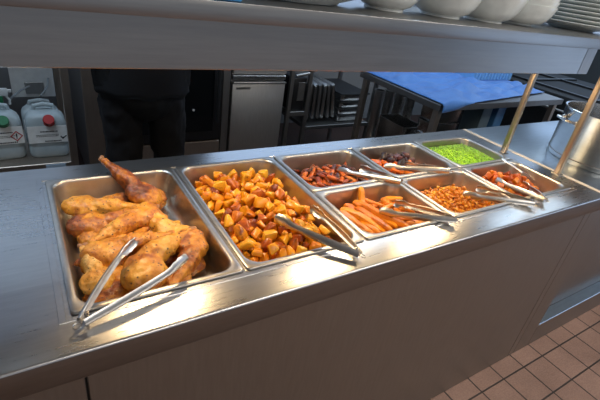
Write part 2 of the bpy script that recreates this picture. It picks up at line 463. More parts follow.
# lamp housing: open underneath
m = MB(); t_ = .004
m.box(-.85, 1.56, .07, .07+t_, GZ0, GZ1+.003, .0012, 1); m.box(-.85, 1.56, .365-t_, .365, GZ0, GZ1+.003)
m.box(1.56-t_, 1.56, .07+t_, .365-t_, GZ0, GZ1+.003); m.box(-.85, -.85+t_, .07+t_, .365-t_, GZ0, GZ1+.003)
m.box(-.85+t_, 1.56-t_, .07+t_, .365-t_, GZ1-.006, GZ1+.002)
m.box(-.85+t_, 1.56-t_, .07+t_, .07+.022, GZ0, GZ0+t_); m.box(-.85+t_, 1.56-t_, .365-.022, .365-t_, GZ0, GZ0+t_)
m.build('lamp_housing', STEEL_GANTRY, gan)
MB().box(1.50, 1.5595, .0692, .0699, GZ0+.002, GZ1).build('corner_patch', STEEL_DARK, gan)
for (x, y) in ((1.737, .335), (1.780, .108), (-.80, .322), (-.80, .108)):
    MB().box(x-.0105, x+.0105, y-.0105, y+.0105, .003, GZ1+.003, .003, 2).build('post', STEEL_POST, gan)
    MB().box(x-.017, x+.017, y-.017, y+.017, .0002, .004, .001, 1).build('post_foot', STEEL, gan)
WARM = (1.0, .70, .38)
TUBE = emit_mat('heat_lamp_tube', (1.0, .72, .42), 6.0)
LX = (.26, .87, 1.42)
for x in LX:
    hl = empty('heat_lamp', (x, .33, GZ0+.03)); hl.parent = gan; hl.location = Vector((x, .33, GZ0+.03))-Vector(gan.location)
    MB().box(x-.12, x+.12, .29, .356, GZ0+.052, GZ0+.056, .001, 1).build('reflector', STEEL_TONG, hl)
    MB().tube([(x-.06, .325, GZ0+.035), (x+.06, .325, GZ0+.035)], .007).build('lamp_tube', TUBE, hl)
    m = MB()
    for s in (-1, 1): m.box(x+s*.068-.008, x+s*.068+.008, .317, .333, GZ0+.025, GZ0+.052, .002, 1)
    m.build('lamp_holder', CHINA, hl)
    area('heat_lamp_light', (x, .325, GZ0+.024), .18, .065, 3.0, WARM)

# ------------------------------------------------------------------ food pans
def make_pan(x0, x1, y0, y1, depth, label):
    cx, cy, hx, hy = (x0+x1)/2, (y0+y1)/2, (x1-x0)/2, (y1-y0)/2
    p = tag(None or bpy.data.objects.new('food_pan', None), label, 'food pan', 'steel food pans set in the counter')
    inner = [(0, .0012, .010), (.0008, .0048, .010), (.002, .0056, .010), (.0118, .0056, .034), (.0138, .0044, .037), (.0155, -.001, .039),
             (.0165, -.012, .040), (.026, -depth+.016, .040), (.030, -depth+.007, .038), (.038, -depth+.0012, .034), (.046, -depth, .028)]
    outer = [(.047, -depth-.001, .028), (.038, -depth, .034), (.029, -depth+.006, .038), (.0248, -depth+.016, .040), (.0152, -.012, .040), (.0142, -.003, .038), (.012, .0012, .030)]
    m = MB()
    loops = [rrect(cx, cy, hx-d, hy-d, r, z) for d, z, r in inner][::-1] + []
    lo2 = [rrect(cx, cy, hx-d, hy-d, r, z) for d, z, r in outer][::-1]
    m.loft(loops + lo2)
    me = m.mesh('food_pan', STEEL_PAN, True, 60)
    bpy.data.objects.remove(p)
    o = link(bpy.data.objects.new('food_pan', me))
    me.transform(Matrix.Translation((-cx, -cy, 0))); o.location = (cx, cy, 0)
    return tag(o, label, 'food pan', 'steel food pans set in the counter')
g = .0035
FD, HD = .068, .088
def col(i): return i*.34+g, (i+1)*.34-g
FULL = (0.0, .523); FRONT = (0.0, .2586); BACK = (.2646, .523)
PANS = {}
for key, i, yy, d, lab in (
    ('chicken', 0, FULL, FD, 'long steel food pan filled with roast chicken legs'),
    ('potato', 1, FULL, FD, 'long steel food pan heaped with golden roast potatoes'),
    ('carrot', 2, BACK, HD, 'half size steel pan of dark roast carrot sticks, behind the orange wedges'),
    ('wedge', 2, FRONT, HD, 'half size steel pan of long orange roast wedges beside the potatoes'),
    ('beet', 3, BACK, HD, 'half size steel pan of squash and beetroot left of the peas'),
    ('dice', 3, FRONT, HD, 'half size steel pan of diced orange vegetables in sauce'),
    ('pea', 4, BACK, .065, 'half size steel pan full of bright green peas'),
    ('root', 4, FRONT, HD, 'half size steel pan of red orange root chunks in front of the peas')):
    a, b = col(i); PANS[key] = (a, b, yy[0], yy[1], d)
    make_pan(a, b, yy[0], yy[1], d, lab)

# ------------------------------------------------------------------ food pieces
def chunk(seed, rx, ry, rz, npts=9, bevel=.0045, boxy=.7, seg=2):
    r = random.Random(seed); bm = bmesh.new(); pts = []
    for sx in (-1, 1):
        for sy in (-1, 1):
            for sz in (-1, 1):
                if r.random() < .82:
                    pts.append((sx*rx*(boxy+(1-boxy)*r.random())*r.uniform(.6, 1), sy*ry*r.uniform(.6, 1), sz*rz*r.uniform(.55, 1)))
    for _ in range(npts-6):
        a, b = r.uniform(0, 2*PI), r.uniform(-1, 1); s = math.sqrt(1-b*b)
        pts.append((rx*s*math.cos(a), ry*s*math.sin(a), rz*b))
    vs = [bm.verts.new(p) for p in pts]
    h = bmesh.ops.convex_hull(bm, input=vs)
    bmesh.ops.delete(bm, geom=[v for v in bm.verts if not v.link_faces], context='VERTS')
    bmesh.ops.dissolve_limit(bm, angle_limit=.22, verts=bm.verts, edges=bm.edges)
    bmesh.ops.bevel(bm, geom=list(bm.edges), offset=bevel, segments=seg, affect='EDGES', profile=.5, clamp_overlap=True)
    mb = MB(); mb.bm.free(); mb.bm = bm; return mb

def baton(seed, L, w0, w1, bend, half=False, nseg=8, n=8):
    """tapered roast stick / wedge: rounded section, slight bend along its length"""
    r = random.Random(seed); loops = []
    for k in range(nseg+1):
        s = k/nseg; w = w0+(w1-w0)*s
        if k in (0, nseg): w *= .55
        elif k in (1, nseg-1): w *= .93
        cx = (s-.5)*L*(1-.02*(k in (0, nseg))); cy = bend*math.sin(PI*s)+r.uniform(-.0008, .0008); cz = .5*bend*math.sin(2*PI*s+seed)
        L2 = []
        for i in range(n):
            a = 2*PI*i/n + PI/n
            e = 4.0
            ca, sa = math.cos(a), math.sin(a)
            q = (abs(ca)**e+abs(sa)**e)**(-1/e)
            y, z = q*ca*w, q*sa*w*.82
            if half and z < 0: z *= .45
            L2.append((cx, cy+y*(1+r.uniform(-.07, .07)), cz+z*(1+r.uniform(-.07, .07))))
        loops.append(L2)
    return MB().loft(loops)

def samples_of(me, n=260):
    me.calc_loop_triangles()
    v = np.array([x.co[:] for x in me.vertices]); t = np.array([x.vertices[:] for x in me.loop_triangles])
    a, b, c = v[t[:, 0]], v[t[:, 1]], v[t[:, 2]]
    ar = np.linalg.norm(np.cross(b-a, c-a), axis=1)/2
    i = nrng.choice(len(t), n, p=ar/ar.sum()); u, w = nrng.random(n), nrng.random(n)
    f = u+w > 1; u[f], w[f] = 1-u[f], 1-w[f]
    return np.vstack([a[i]+u[:, None]*(b[i]-a[i])+w[:, None]*(c[i]-a[i]), v[:200]])

CELL = .005
class Heap:
    def __init__(s, key, inset=.03, base=0.0):
        x0, x1, y0, y1, d = PANS[key]
        s.x0, s.x1, s.y0, s.y1, s.zb = x0+inset, x1-inset, y0+inset, y1-inset, -d+.001+base
        s.nx, s.ny = int((s.x1-s.x0)/CELL)+1, int((s.y1-s.y0)/CELL)+1
        s.h = np.full((s.nx, s.ny), s.zb)
    def place(s, S, x, y, q=.86, commit=True):
        i = np.clip(((S[:, 0]+x-s.x0)/CELL).astype(int), 0, s.nx-1); j = np.clip(((S[:, 1]+y-s.y0)/CELL).astype(int), 0, s.ny-1)
        k = i*s.ny+j
        lo = np.full(s.nx*s.ny, 9.0); hi = np.full(s.nx*s.ny, -9.0)
        np.minimum.at(lo, k, S[:, 2]); np.maximum.at(hi, k, S[:, 2])
        c = lo < 9
        z = float(np.quantile(s.h.ravel()[c]-lo[c], q)); z = max(z, float(s.zb-S[:, 2].min()))
        if commit:
            hr = s.h.ravel(); hr[c] = np.maximum(hr[c], z+hi[c])
        return z
    def drop(s, S, region=None, tries=14, bias=None, q=.86):
        ex0, ex1, ey0, ey1 = -S[:, 0].min(), S[:, 0].max(), -S[:, 1].min(), S[:, 1].max()
        a0, a1, b0, b1 = s.x0+ex0, s.x1-ex1, s.y0+ey0, s.y1-ey1
        if region:
            a0, a1, b0, b1 = max(a0, region[0]), min(a1, region[1]), max(b0, region[2]), min(b1, region[3])
        if a1 < a0: a0 = a1 = (a0+a1)/2
        if b1 < b0: b0 = b1 = (b0+b1)/2
        best = None
        for _ in range(tries):
            x, y = rnd.uniform(a0, a1), rnd.uniform(b0, b1)
            z = s.place(S, x, y, q, False)
            sc = z+(bias(x, y) if bias else 0)
            if best is None or sc < best[0]: best = (sc, x, y)
        _, x, y = best
        return x, y, s.place(S, x, y, q, True)

def pile(key, name, meshes, n, label, group, cat, tilt=.5, yaw=None, inset=.03, base=0.0, scale=(.85, 1.15), bias=None, region=None, q=.86, heap=None, tries=14, spread=.5):
    hp = heap or Heap(key, inset, base); SM = [samples_of(me) for me in meshes]; out = []
    for k in range(n):
        i = rnd.randrange(len(meshes)); s = rnd.uniform(*scale)
        e = Euler((rnd.gauss(0, tilt), rnd.gauss(0, tilt), rnd.uniform(0, 2*PI) if yaw is None else yaw+rnd.gauss(0, spread)))
        S = SM[i]*s @ np.array(e.to_matrix()).T
        x, y, z = hp.drop(S, region, tries, bias, q)
        o = bpy.data.objects.new(name, meshes[i]); link(o)
        o.location = (x, y, z); o.rotation_euler = e; o.scale = (s,)*3
        tag(o, label, cat, group); out.append(o)
    return hp, out

# potatoes
pm = [chunk(100+i, rnd.uniform(.019, .025), rnd.uniform(.013, .018), rnd.uniform(.010, .015), 10, .0042).mesh('roast_potato', POTATO, True, 60) for i in range(12)]
cx, cy = .51, .27
pile('potato', 'roast_potato', pm, 298, 'golden brown roast potato chunk in the long potato pan', 'roast potatoes in the long pan', 'roast potato',
     .9, None, .030, 0, (.8, 1.2), lambda x, y: .022*((x-cx)/.14)**2+.016*((y-cy)/.24)**4, q=.74)
# dark carrot sticks
cm = [baton(200+i, rnd.uniform(.036, .062), .0080, rnd.uniform(.0045, .007), rnd.uniform(-.006, .006)).mesh('carrot_stick', CARROT, True, 50) for i in range(10)]
x0, x1, y0, y1, _ = PANS['carrot']; cxc, cyc = (x0+x1)/2, (y0+y1)/2
pile('carrot', 'carrot_stick', cm, 250, 'dark roast carrot stick in the pan behind the orange wedges', 'dark carrot sticks in the pan', 'carrot stick',
     .25, None, .030, 0, (.8, 1.2), lambda x, y: .016*(((x-cxc-.01)/.13)**2+((y-cyc+.01)/.10)**2), q=.72)
# long orange wedges, most of them pointing down the pan towards the right
wm = [baton(300+i, rnd.uniform(.15, .185), rnd.uniform(.014, .017), rnd.uniform(.008, .011), rnd.uniform(-.014, .014), True, 12, 10).mesh('roast_wedge', PARSNIP, True, 50) for i in range(8)]
x0, x1, y0, y1, _ = PANS['wedge']
hp, ws = pile('wedge', 'roast_wedge', wm, 36, 'long orange roast wedge in the pan beside the potatoes', 'orange wedges in the pan', 'roast wedge',
     .08, -1.22, .028, 0, (.9, 1.08), lambda x, y: .10*max(0, x-.80), q=.75, spread=.22)
# a few short broken ends on top at the right
wm2 = [baton(320+i, rnd.uniform(.05, .08), .010, .007, rnd.uniform(-.006, .006), True, 8, 10).mesh('roast_wedge', PARSNIP, True, 50) for i in range(4)]
pile('wedge', 'roast_wedge', wm2, 14, 'short broken end of orange roast wedge among the long ones', 'short wedge ends in the pan', 'roast wedge',
     .3, -.3, .030, 0, (.8, 1.1), None, (x0+.14, x1, y0, y1-.05), .75, hp)
ws_ = bpy.data.objects.new('roast_wedge', wm[0]); link(ws_)
ws_.location = (.835, .212, -.030); ws_.rotation_euler = (0.3, -.85, 1.15); ws_.scale = (.55, 1.0, 1.0)
tag(ws_, 'orange roast wedge standing up against the back of its pan', 'roast wedge')
# squash slices and beetroot
sm = [chunk(400+i, .030, .018, .008, 9, .003).mesh('squash_slice', SQUASH, True, 60) for i in range(5)]
bmz = [chunk(420+i, .020, .014, .011, 9, .004).mesh('beetroot_piece', BEET, True, 60) for i in range(5)]
x0, x1, y0, y1, _ = PANS['beet']
hp, _o = pile('beet', 'squash_slice', sm, 62, 'bright orange roast squash slice in the pan left of the peas', 'squash slices in the pan', 'squash slice',
     .3, None, .030, 0, (.85, 1.15), lambda x, y: .03*(((x-1.18)/.13)**2+((y-.40)/.1)**2), q=.75)
hp, _o = pile('beet', 'beetroot_piece', bmz, 34, 'dark purple roast beetroot piece lying on the squash slices', 'beetroot pieces in the pan', 'beetroot piece',
     .5, None, .030, 0, (.8, 1.2), lambda x, y: .3*math.hypot(x-1.20, y-.425), (1.14, 1.27, .33, .50), .75, hp)
hp, _o = pile('beet', 'squash_slice', sm, 12, 'bright orange roast squash slice in the pan left of the peas', 'squash slices in the pan', 'squash slice',
     .3, None, .030, 0, (.85, 1.1), lambda x, y: .2*math.hypot(x-1.12, y-.42), (1.06, 1.24, .31, .46), .75, hp)
# sauce bed and diced vegetables
def bed(key, name, mat, zt, amp, inset, label, cat):
    x0, x1, y0, y1, d = PANS[key]; cx, cy = (x0+x1)/2, (y0+y1)/2
    m = MB(); hx, hy = (x1-x0)/2-inset, (y1-y0)/2-inset
    loops = [rrect(cx, cy, hx-.012, hy-.012, .03, -d+.0005), rrect(cx, cy, hx-.004, hy-.004, .034, -d+.012)]
    for k in range(9):
        s = 1-k/9; loops.append([(cx+(p[0]-cx)*s, cy+(p[1]-cy)*s, zt+amp*(1-s*s)+rnd.uniform(-.002, .002)) for p in rrect(cx, cy, hx, hy, .036, 0)])
    m.loft(loops)
    o = m.build(name, mat, angle=80); o['kind'] = 'stuff'; return tag(o, label, cat)
bed('dice', 'vegetable_sauce', SAUCE, -.046, .012, .031, 'orange sauce under the diced vegetables in the front middle pan', 'sauce')
dm = [chunk(500+i, .0090, .0068, .0055, 9, .0018, seg=1).mesh('vegetable_dice', DICE, True, 60) for i in range(8)]
x0, x1, y0, y1, _ = PANS['dice']
hp = Heap('dice', .034, .042)
hp.h += .0
pile('dice', 'vegetable_dice', dm, 290, 'small orange vegetable dice in the saucy front pan', 'vegetable dice in the saucy pan', 'vegetable dice',
     .8, None, .034, .038, (.7, 1.2), lambda x, y: .015*(((x-1.2)/.13)**2+((y-.115)/.1)**2), q=.8, heap=hp)
# root chunks
rm = [chunk(540+i, .015, .011, .010, 9, .003).mesh('root_chunk', SWEDE, True, 60) for i in range(8)]
x0, x1, y0, y1, _ = PANS['root']
pile('root', 'root_chunk', rm, 285, 'red orange roast root chunk in the pan nearest the posts', 'root chunks in the pan', 'root chunk',
     .8, None, .031, 0, (.75, 1.2), lambda x, y: .03*(((x-1.50)/.13)**2+((y-.14)/.1)**2), q=.8)

# peas: the nearest three hundred as things, the rest as one mass
x0, x1, y0, y1, d = PANS['pea']
pmsh = MB().ball((0, 0, 0), .0046, 2).mesh('green_pea', PEA)
pts = []
a, b = x0+.027, x1-.027; c, e = y0+.027, y1-.027
step = .0088; row = 0; y = c
def pz(x, y): return -.022+.024*math.cos(PI*(x-(a+b)/2)/(b-a))*math.cos(PI*(y-(c+e)/2)/(e-c))
while y < e:
    x = a+(row % 2)*step/2
    while x < b:
        cxr = max(0, abs(x-(a+b)/2)-((b-a)/2-.032)); cyr = max(0, abs(y-(c+e)/2)-((e-c)/2-.032))
        if math.hypot(cxr, cyr) < .032:
            pts.append((x+rnd.uniform(-.0018, .0018), y+rnd.uniform(-.0018, .0018), pz(x, y)+rnd.uniform(-.002, .003)))
        x += step
    y += step*.87; row += 1
camp = Vector((-.009, -.638, .594))
pts.sort(key=lambda p: (Vector(p)-camp).length)
for p in pts[:300]:
    o = bpy.data.objects.new('green_pea', pmsh); link(o); o.location = p
    tag(o, 'bright green pea at the near side of the pea pan', 'pea', 'peas nearest the front of the pan')
m = MB()
base = bmesh.new(); bmesh.ops.create_icosphere(base, subdivisions=2, radius=.0046); 
bv = [v.co.copy() for v in base.verts]; bf = [[v.index for v in f.verts] for f in base.faces]; base.free()
for p in pts[300:]:
    vs = [m.bm.verts.new(v+Vector(p)) for v in bv]
    for f in bf: m.bm.faces.new([vs[i] for i in f])
loops = [rrect((a+b)/2, (c+e)/2, (b-a)/2-.018, (e-c)/2-.018, .032, -d+.0005)]
for k in range(8):
    s = 1-k/8
    loops.append([((a+b)/2+(q[0]-(a+b)/2)*s, (c+e)/2+(q[1]-(c+e)/2)*s, pz((a+b)/2+(q[0]-(a+b)/2)*s, (c+e)/2+(q[1]-(c+e)/2)*s)-.005) for q in rrect((a+b)/2, (c+e)/2, (b-a)/2-.003, (e-c)/2-.003, .034, 0)])
m.loft(loops)
tag(m.build('green_peas', PEA, angle=80), 'mass of bright green peas filling the rear right pan', 'peas', kind='stuff')

# ------------------------------------------------------------------ chicken
def caps(mb, p, q, r1, r2, n=14):
    p, q = Vector(p), Vector(q); t = (q-p); L = t.length; t.normalize()
    u = t.orthogonal().normalized(); w = t.cross(u); loops = []
    for k in range(6):
        a = PI/2*k/5; loops.append((p-t*r1*math.cos(a), max(r1*math.sin(a), r1*.04)))
    for k in range(1, 6): loops.append((p+t*L*k/6, r1+(r2-r1)*k/6))
    for k in range(6):
        a = PI/2*k/5; loops.append((q+t*r2*math.sin(a), max(r2*math.cos(a), r2*.04)))
    mb.loft([[c+(u*math.cos(2*PI*i/n)+w*math.sin(2*PI*i/n))*r for i in range(n)] for c, r in loops])
    return mb
def chicken_leg(seed, bend, thick=1.0, bone=True, L=.108):
    """thigh at the origin, drumstick leaving it at angle bend from +x; returns (flesh mesh, bone mesh or None)"""
    r = random.Random(seed); m = MB()
    sg = math.copysign(1, bend)
    m.ball((-.004, 0, 0), .052, 3, (1.02, .80, .50*thick))
    m.ball((-.020, -.014*sg, .003), .036, 3, (1.0, .9, .66*thick))
    m.ball((.020, .010*sg, .002), .034, 3, (1.0, .8, .64*thick))
    d = Vector((math.cos(bend), math.sin(bend), 0)); k = Vector((.040, .022*sg, .004))
    e = k+d*L
    caps(m, k+d*-.004, k+d*L*.34, .0255, .0235); caps(m, k+d*L*.30, k+d*L*.72, .0235, .0125); caps(m, k+d*L*.70, k+d*L*.92, .0120, .0095)
    m.ball(e-d*.004, .0125, 2, (1, 1, .9))
    if r.random() < .7:
        m.ball((-.046, .014*sg, -.004), .020, 2, (1.2, .8, .5))
    for q_ in range(3):
        a_ = r.uniform(1.5, 4.8); m.ball((.040*math.cos(a_), .032*math.sin(a_), r.uniform(-.004, .006)), .013, 2, (1.3, 1.0, .7))
    fl = remeshed(m, 'roast_chicken_leg', CHICKEN, .0036, 3, .010, .018)
    bo = None
    if bone:
        b = MB(); caps(b, e-d*.015, e+d*.010, .0075, .0065); b.ball(e+d*.013+Vector((0, .004, 0)), .0075, 2); b.ball(e+d*.013-Vector((0, .004, 0)), .0075, 2)
        bo = remeshed(b, 'bone_end', BONE, .002, 2)
    return fl, bo, e
hp = Heap('chicken', .029)
def put_leg(seed, bend, tx, ty, bx, by, label, tiltz=0.0, roll=0.0, q=.80, sc=1.0, thick=1.0, dz=0, bone=True):
    ins = .014 if seed < 10 else -.004
    fl, bo, e = chicken_leg(seed, bend, thick, bone)
    ang = math.atan2(by-ty, bx-tx)-math.atan2(e.y, e.x)
    Rm = Euler((0, 0, ang)).to_matrix()
    ax = Vector((math.cos(math.atan2(by-ty, bx-tx)), math.sin(math.atan2(by-ty, bx-tx)), 0))
    Rm = Matrix.Rotation(tiltz, 3, ax.cross(Vector((0, 0, 1)))) @ Matrix.Rotation(roll, 3, ax) @ Rm
    S = samples_of(fl, 500)*sc @ np.array(Rm).T
    # keep inside the pan walls
    tx = min(max(tx, hp.x0+ins-S[:, 0].min()), hp.x1-ins-S[:, 0].max()) if tiltz < .3 else tx
    ty = min(max(ty, hp.y0+ins-S[:, 1].min()), hp.y1-ins-S[:, 1].max()) if tiltz < .3 else ty
    z = hp.place(S, tx, ty, q)+dz
    o = link(bpy.data.objects.new('roast_chicken_leg', fl))
    o.location = (tx, ty, z); o.rotation_euler = Rm.to_euler(); o.scale = (sc,)*3
    tag(o, label, 'chicken leg', 'roast chicken legs in the long pan')
    if bo:
        b = link(bpy.data.objects.new('bone_end', bo)); b.parent = o
    return o
B_ = 'roast chicken leg'
# lower layer
put_leg(1, .7, .08, .44, .19, .46, B_+' at the very back of its pan, mostly covered', thick=.8, sc=.95)
put_leg(2, -.8, .255, .45, .19, .37, B_+' in the back right corner of its pan, lying low', thick=.8, sc=.95)
put_leg(3, .6, .06, .28, .14, .22, B_+' low by the left wall of its pan under others', thick=.8, sc=.95)
put_leg(4, -.7, .270, .28, .19, .33, B_+' low by the right wall of its pan under others', thick=.8, sc=.95)
put_leg(5, .7, .07, .12, .16, .10, B_+' low in the front left of its pan under others', thick=.8, sc=.95)
put_leg(6, -.6, .25, .13, .17, .19, B_+' low in the front right of its pan under others', thick=.8, sc=.95)
# upper layer
put_leg(11, .6, .078, .425, .160, .395, B_+' lying flat behind the big golden thigh at the back left', q=.80, sc=.92)
put_leg(12, -.5, .225, .418, .170, .505, B_+' whose bone end sticks up over the back rim', tiltz=.36, q=.74, sc=.95, dz=.012)
put_leg(13, .9, .050, .330, .13, .345, 'big golden '+B_+' against the left wall of its pan', q=.82, sc=1.0)
put_leg(14, .5, .195, .315, .10, .255, 'round bulging '+B_+' in the middle of the pan behind the long drumstick', q=.78, sc=.98)
put_leg(15, -.6, .285, .215, .235, .345, B_+' along the right wall with its thigh towards the viewer', q=.80, sc=1.05)
put_leg(16, .8, .042, .190, .115, .250, B_+' on the left of its pan just behind the tongs', q=.80, sc=.98)
put_leg(17, -.5, .098, .190, .225, .205, B_+' lying across the middle of its pan behind the tong tips', q=.80, sc=.95)
put_leg(18, -.9, .285, .080, .250, .025, 'pale '+B_+' curled in the front right corner of its pan', q=.80, sc=.98)
put_leg(19, .9, .058, .070, .105, .110, B_+' in the front left corner under the open tongs', q=.80, sc=1.0)
put_leg(21, .7, .195, .040, .14, .035, B_+' lying low along the front wall under the tong arm', q=.66, sc=.82)
put_leg(22, .6, .040, .110, .030, .20, 'small '+B_+' wedged against the left wall near the front', q=.70, sc=.75)
put_leg(20, -.95, .150, .088, .228, .150, 'large peppered '+B_+' at the front centre between the tong arms', q=.80, sc=1.08)

# ------------------------------------------------------------------ tongs
def make_tongs(h, a, b, label, group='steel serving tongs'):
    h, a, b = Vector(h), Vector(a), Vector(b)
    root = empty('serving_tongs', h, label, 'tongs', group)
    n = (a-h).cross(b-h)
    if n.z < 0: n = -n
    n.normalize()
    for (tip, oth) in ((a, b), (b, a)):
        ax = (tip-h).normalized(); L = (tip-h).length
        o = (-(oth-h)+ax*ax.dot(oth-h)).normalized()
        NS = 30; outer, inner = [], []
        for k in range(NS+1):
            s = k/NS
            w = .0090+.0022*math.sin(PI*min(1, s/.75)) if s < .75 else .0090+(.0062)*math.sin(PI*.5*min(1, (s-.75)/.14))
            if s > .92: w = .0148*math.sqrt(max(.12, 1-((s-.92)/.095)**2))
            dep = .0065 if s < .75 else .0065+.002*(s-.75)/.25
            if s > .78: w += .0012*(1 if k % 2 else -1)
            c = h+ax*L*s+o*(.004+.005*math.sin(PI*s)-.007*max(0, s-.80)/.2)
            ro, ri = [], []
            for v in (-1, -.85, -.5, 0, .5, .85, 1):
                d = dep*(1-abs(v)**2.6)
                ro.append(c+n*w*v+o*d); ri.append(c+n*(w-.0012)*v+o*(d-.0014))
            outer.append(ro); inner.append(ri)
        loops = [ro+ri[::-1] for ro, ri in zip(outer, inner)]
        MB().loft(loops).build('tong_arm', STEEL_TONG, root, angle=45)
    d0 = ((a-h).normalized()+(b-h).normalized()).normalized()
    R4 = n.to_track_quat('Z', 'Y').to_matrix()
    MB().lathe([(.0015, -.0115), (.0042, -.011), (.0042, .011), (.0015, .0115)], h+d0*.010, 12, M=R4).build('pivot_pin', STEEL, root)
    side = n.cross(d0)
    ring_ = [h-d0*.004+(d0*-1)*(.007-.007*math.cos(t))+side*.006*math.sin(t) for t in [2*PI*k/16 for k in range(17)]]
    MB().tube(ring_, .0013, 6).build('pull_ring', STEEL, root)
    return root
make_tongs((.019, -.035, .0160), (.141, .114, .056), (.221, .034, .048), 'open steel tongs resting in the chicken pan with hinge on the counter')
make_tongs((.610, -.053, .0160), (.477, .129, .036), (.607, .158, .022), 'open steel tongs lying on the roast potatoes')
make_tongs((.991, .208, .0225), (.890, .412, -.020), (.972, .392, -.012), 'steel tongs in the dark carrot sticks, hinge on the pan rim')
make_tongs((.987, -.028, .0210), (.846, .136, -.020), (.922, .154, -.015), 'steel tongs in the long orange wedges, hinge over the front rim')
make_tongs((1.247, .226, .0225), (1.082, .384, -.015), (1.169, .369, -.012), 'steel tongs in the squash and beetroot pan')
make_tongs((1.366, -.041, .0165), (1.221, .126, -.015), (1.304, .138, -.010), 'steel tongs in the saucy diced vegetables, hinge on the counter')
make_tongs((1.436, -.038, .0165), (1.448, .162, -.010), (1.531, .102, -.008), 'steel tongs in the root chunks beside the posts')
# serving fork lying over the back of the last pan
fk = empty('serving_fork', (1.635, .268, .012), 'steel fork with two tines lying down into the root chunk pan', 'fork')
m = MB(); p0, p1 = Vector((1.632, .272, .0105)), Vector((1.650, .175, -.010)); ax = (p1-p0).normalized(); sd = ax.cross(Vector((0, 0, 1))).normalized(); up = sd.cross(ax)
loops = []
for s, w in ((0, .004), (.06, .008), (.5, .007), (.85, .005), (1, .009)):
    c = p0+(p1-p0)*s; loops.append([c-sd*w-up*.001, c+sd*w-up*.001, c+sd*w*.8+up*.0016, c-sd*w*.8+up*.0016])
m.loft(loops); m.build('handle', STEEL_TONG, fk)
for s in (-1, 1):
    MB().tube([p1+sd*s*.007-ax*.004, p1+sd*s*.008+ax*.02+Vector((.012, 0, -.004)), Vector((1.686, .132, -.030))+sd*s*.007], .0019, 8, .001).build('tine', STEEL_TONG, fk)

# ------------------------------------------------------------------ crockery on the gantry shelf
TZ = GZ2+.0005
def bowl_prof(R_, h_, rf):
    return [(rf*.9, 0), (rf, .0005), (rf, .006), (rf*1.05, .0075), (R_*.70, h_*.17), (R_*.83, h_*.36), (R_*.925, h_*.62), (R_, h_*.985), (R_, h_), (R_-.004, h_), (R_*.895, h_*.63), (R_*.79, h_*.38), (R_*.64, h_*.20), (rf*.7, .012)]
def bowl(x, y, z, R_, h_, rf, label, group):
    me = MB().lathe(bowl_prof(R_, h_, rf), (0, 0, 0), 40).mesh('china_bowl', CHINA, True, 50)
    o = link(bpy.data.objects.new('china_bowl', me)); o.location = (x, y, z); return tag(o, label, 'bowl', group)
bw = 'single white china bowls on the gantry shelf'
bowl(.725, .178, TZ, .088, .080, .046, 'white china bowl between the oval dishes and the other bowls', bw)
bowl(.908, .170, TZ, .096, .082, .050, 'white china bowl second from the oval dishes on the gantry shelf', bw)
bowl(1.085, .172, TZ, .096, .082, .050, 'white china bowl just left of the stacked bowls', bw)
for k in range(5):
    bowl(1.270, .195, TZ+k*.0145, .098, .058, .046, ['bottom bowl of the stack of white bowls beside the plates', 'second bowl up in the stack of white bowls', 'middle bowl in the stack of white bowls', 'fourth bowl up in the stack of white bowls', 'top bowl of the stack of white bowls beside the plates'][k], 'stacked white bowls')
pl = MB().lathe([(.07, 0), (.074, .001), (.076, .004), (.120, .0145), (.148, .0225), (.1505, .024), (.149, .0255), (.118, .0185), (.075, .0075), (.01, .007)], (0, 0, 0), 48).mesh('dinner_plate', CHINA, True, 50)
names = ['lowest', 'second', 'third', 'fourth', 'fifth', 'sixth', 'seventh', 'eighth', 'ninth', 'tenth', 'eleventh', 'twelfth', 'thirteenth', 'topmost']
for k in range(14):
    o = link(bpy.data.objects.new('dinner_plate', pl)); o.location = (1.685, .245, TZ+k*.0125)
    tag(o, (names[k]+' white plate of the tall plate stack at the right end of the shelf') if k in (0, 13) else names[k]+' white plate from the bottom of the tall plate stack', 'plate', 'plates in the tall stack')
dish = MB().lathe([(.075, 0), (.079, .001), (.081, .005), (.105, .016), (.125, .027), (.128, .029), (.124, .030), (.10, .020), (.07, .010), (.01, .009)], (0, 0, 0), 40, sx=1.45, sy=1.1).mesh('oval_dish', CHINA, True, 50)
for k in range(3):
    o = link(bpy.data.objects.new('oval_dish', dish)); o.location = (.475, .195, TZ+k*.013)
    tag(o, ['lowest wide white oval dish at the left of the crockery', 'middle wide white oval dish at the left of the crockery', 'top wide white oval dish at the left of the crockery'][k], 'dish', 'stacked oval dishes')
# folded bright blue cloth at the left of the shelf
m = MB()
for k in range(3): m.box(.18+.004*k, .300-.003*k, .026+.003*k, .20-.004*k, TZ+k*.011, TZ+k*.011+.0105, .004, 3)
tag(m.build('folded_cloth', CLOTH_BLUE2), 'folded bright blue cloth on the gantry shelf left of the dishes', 'cloth')

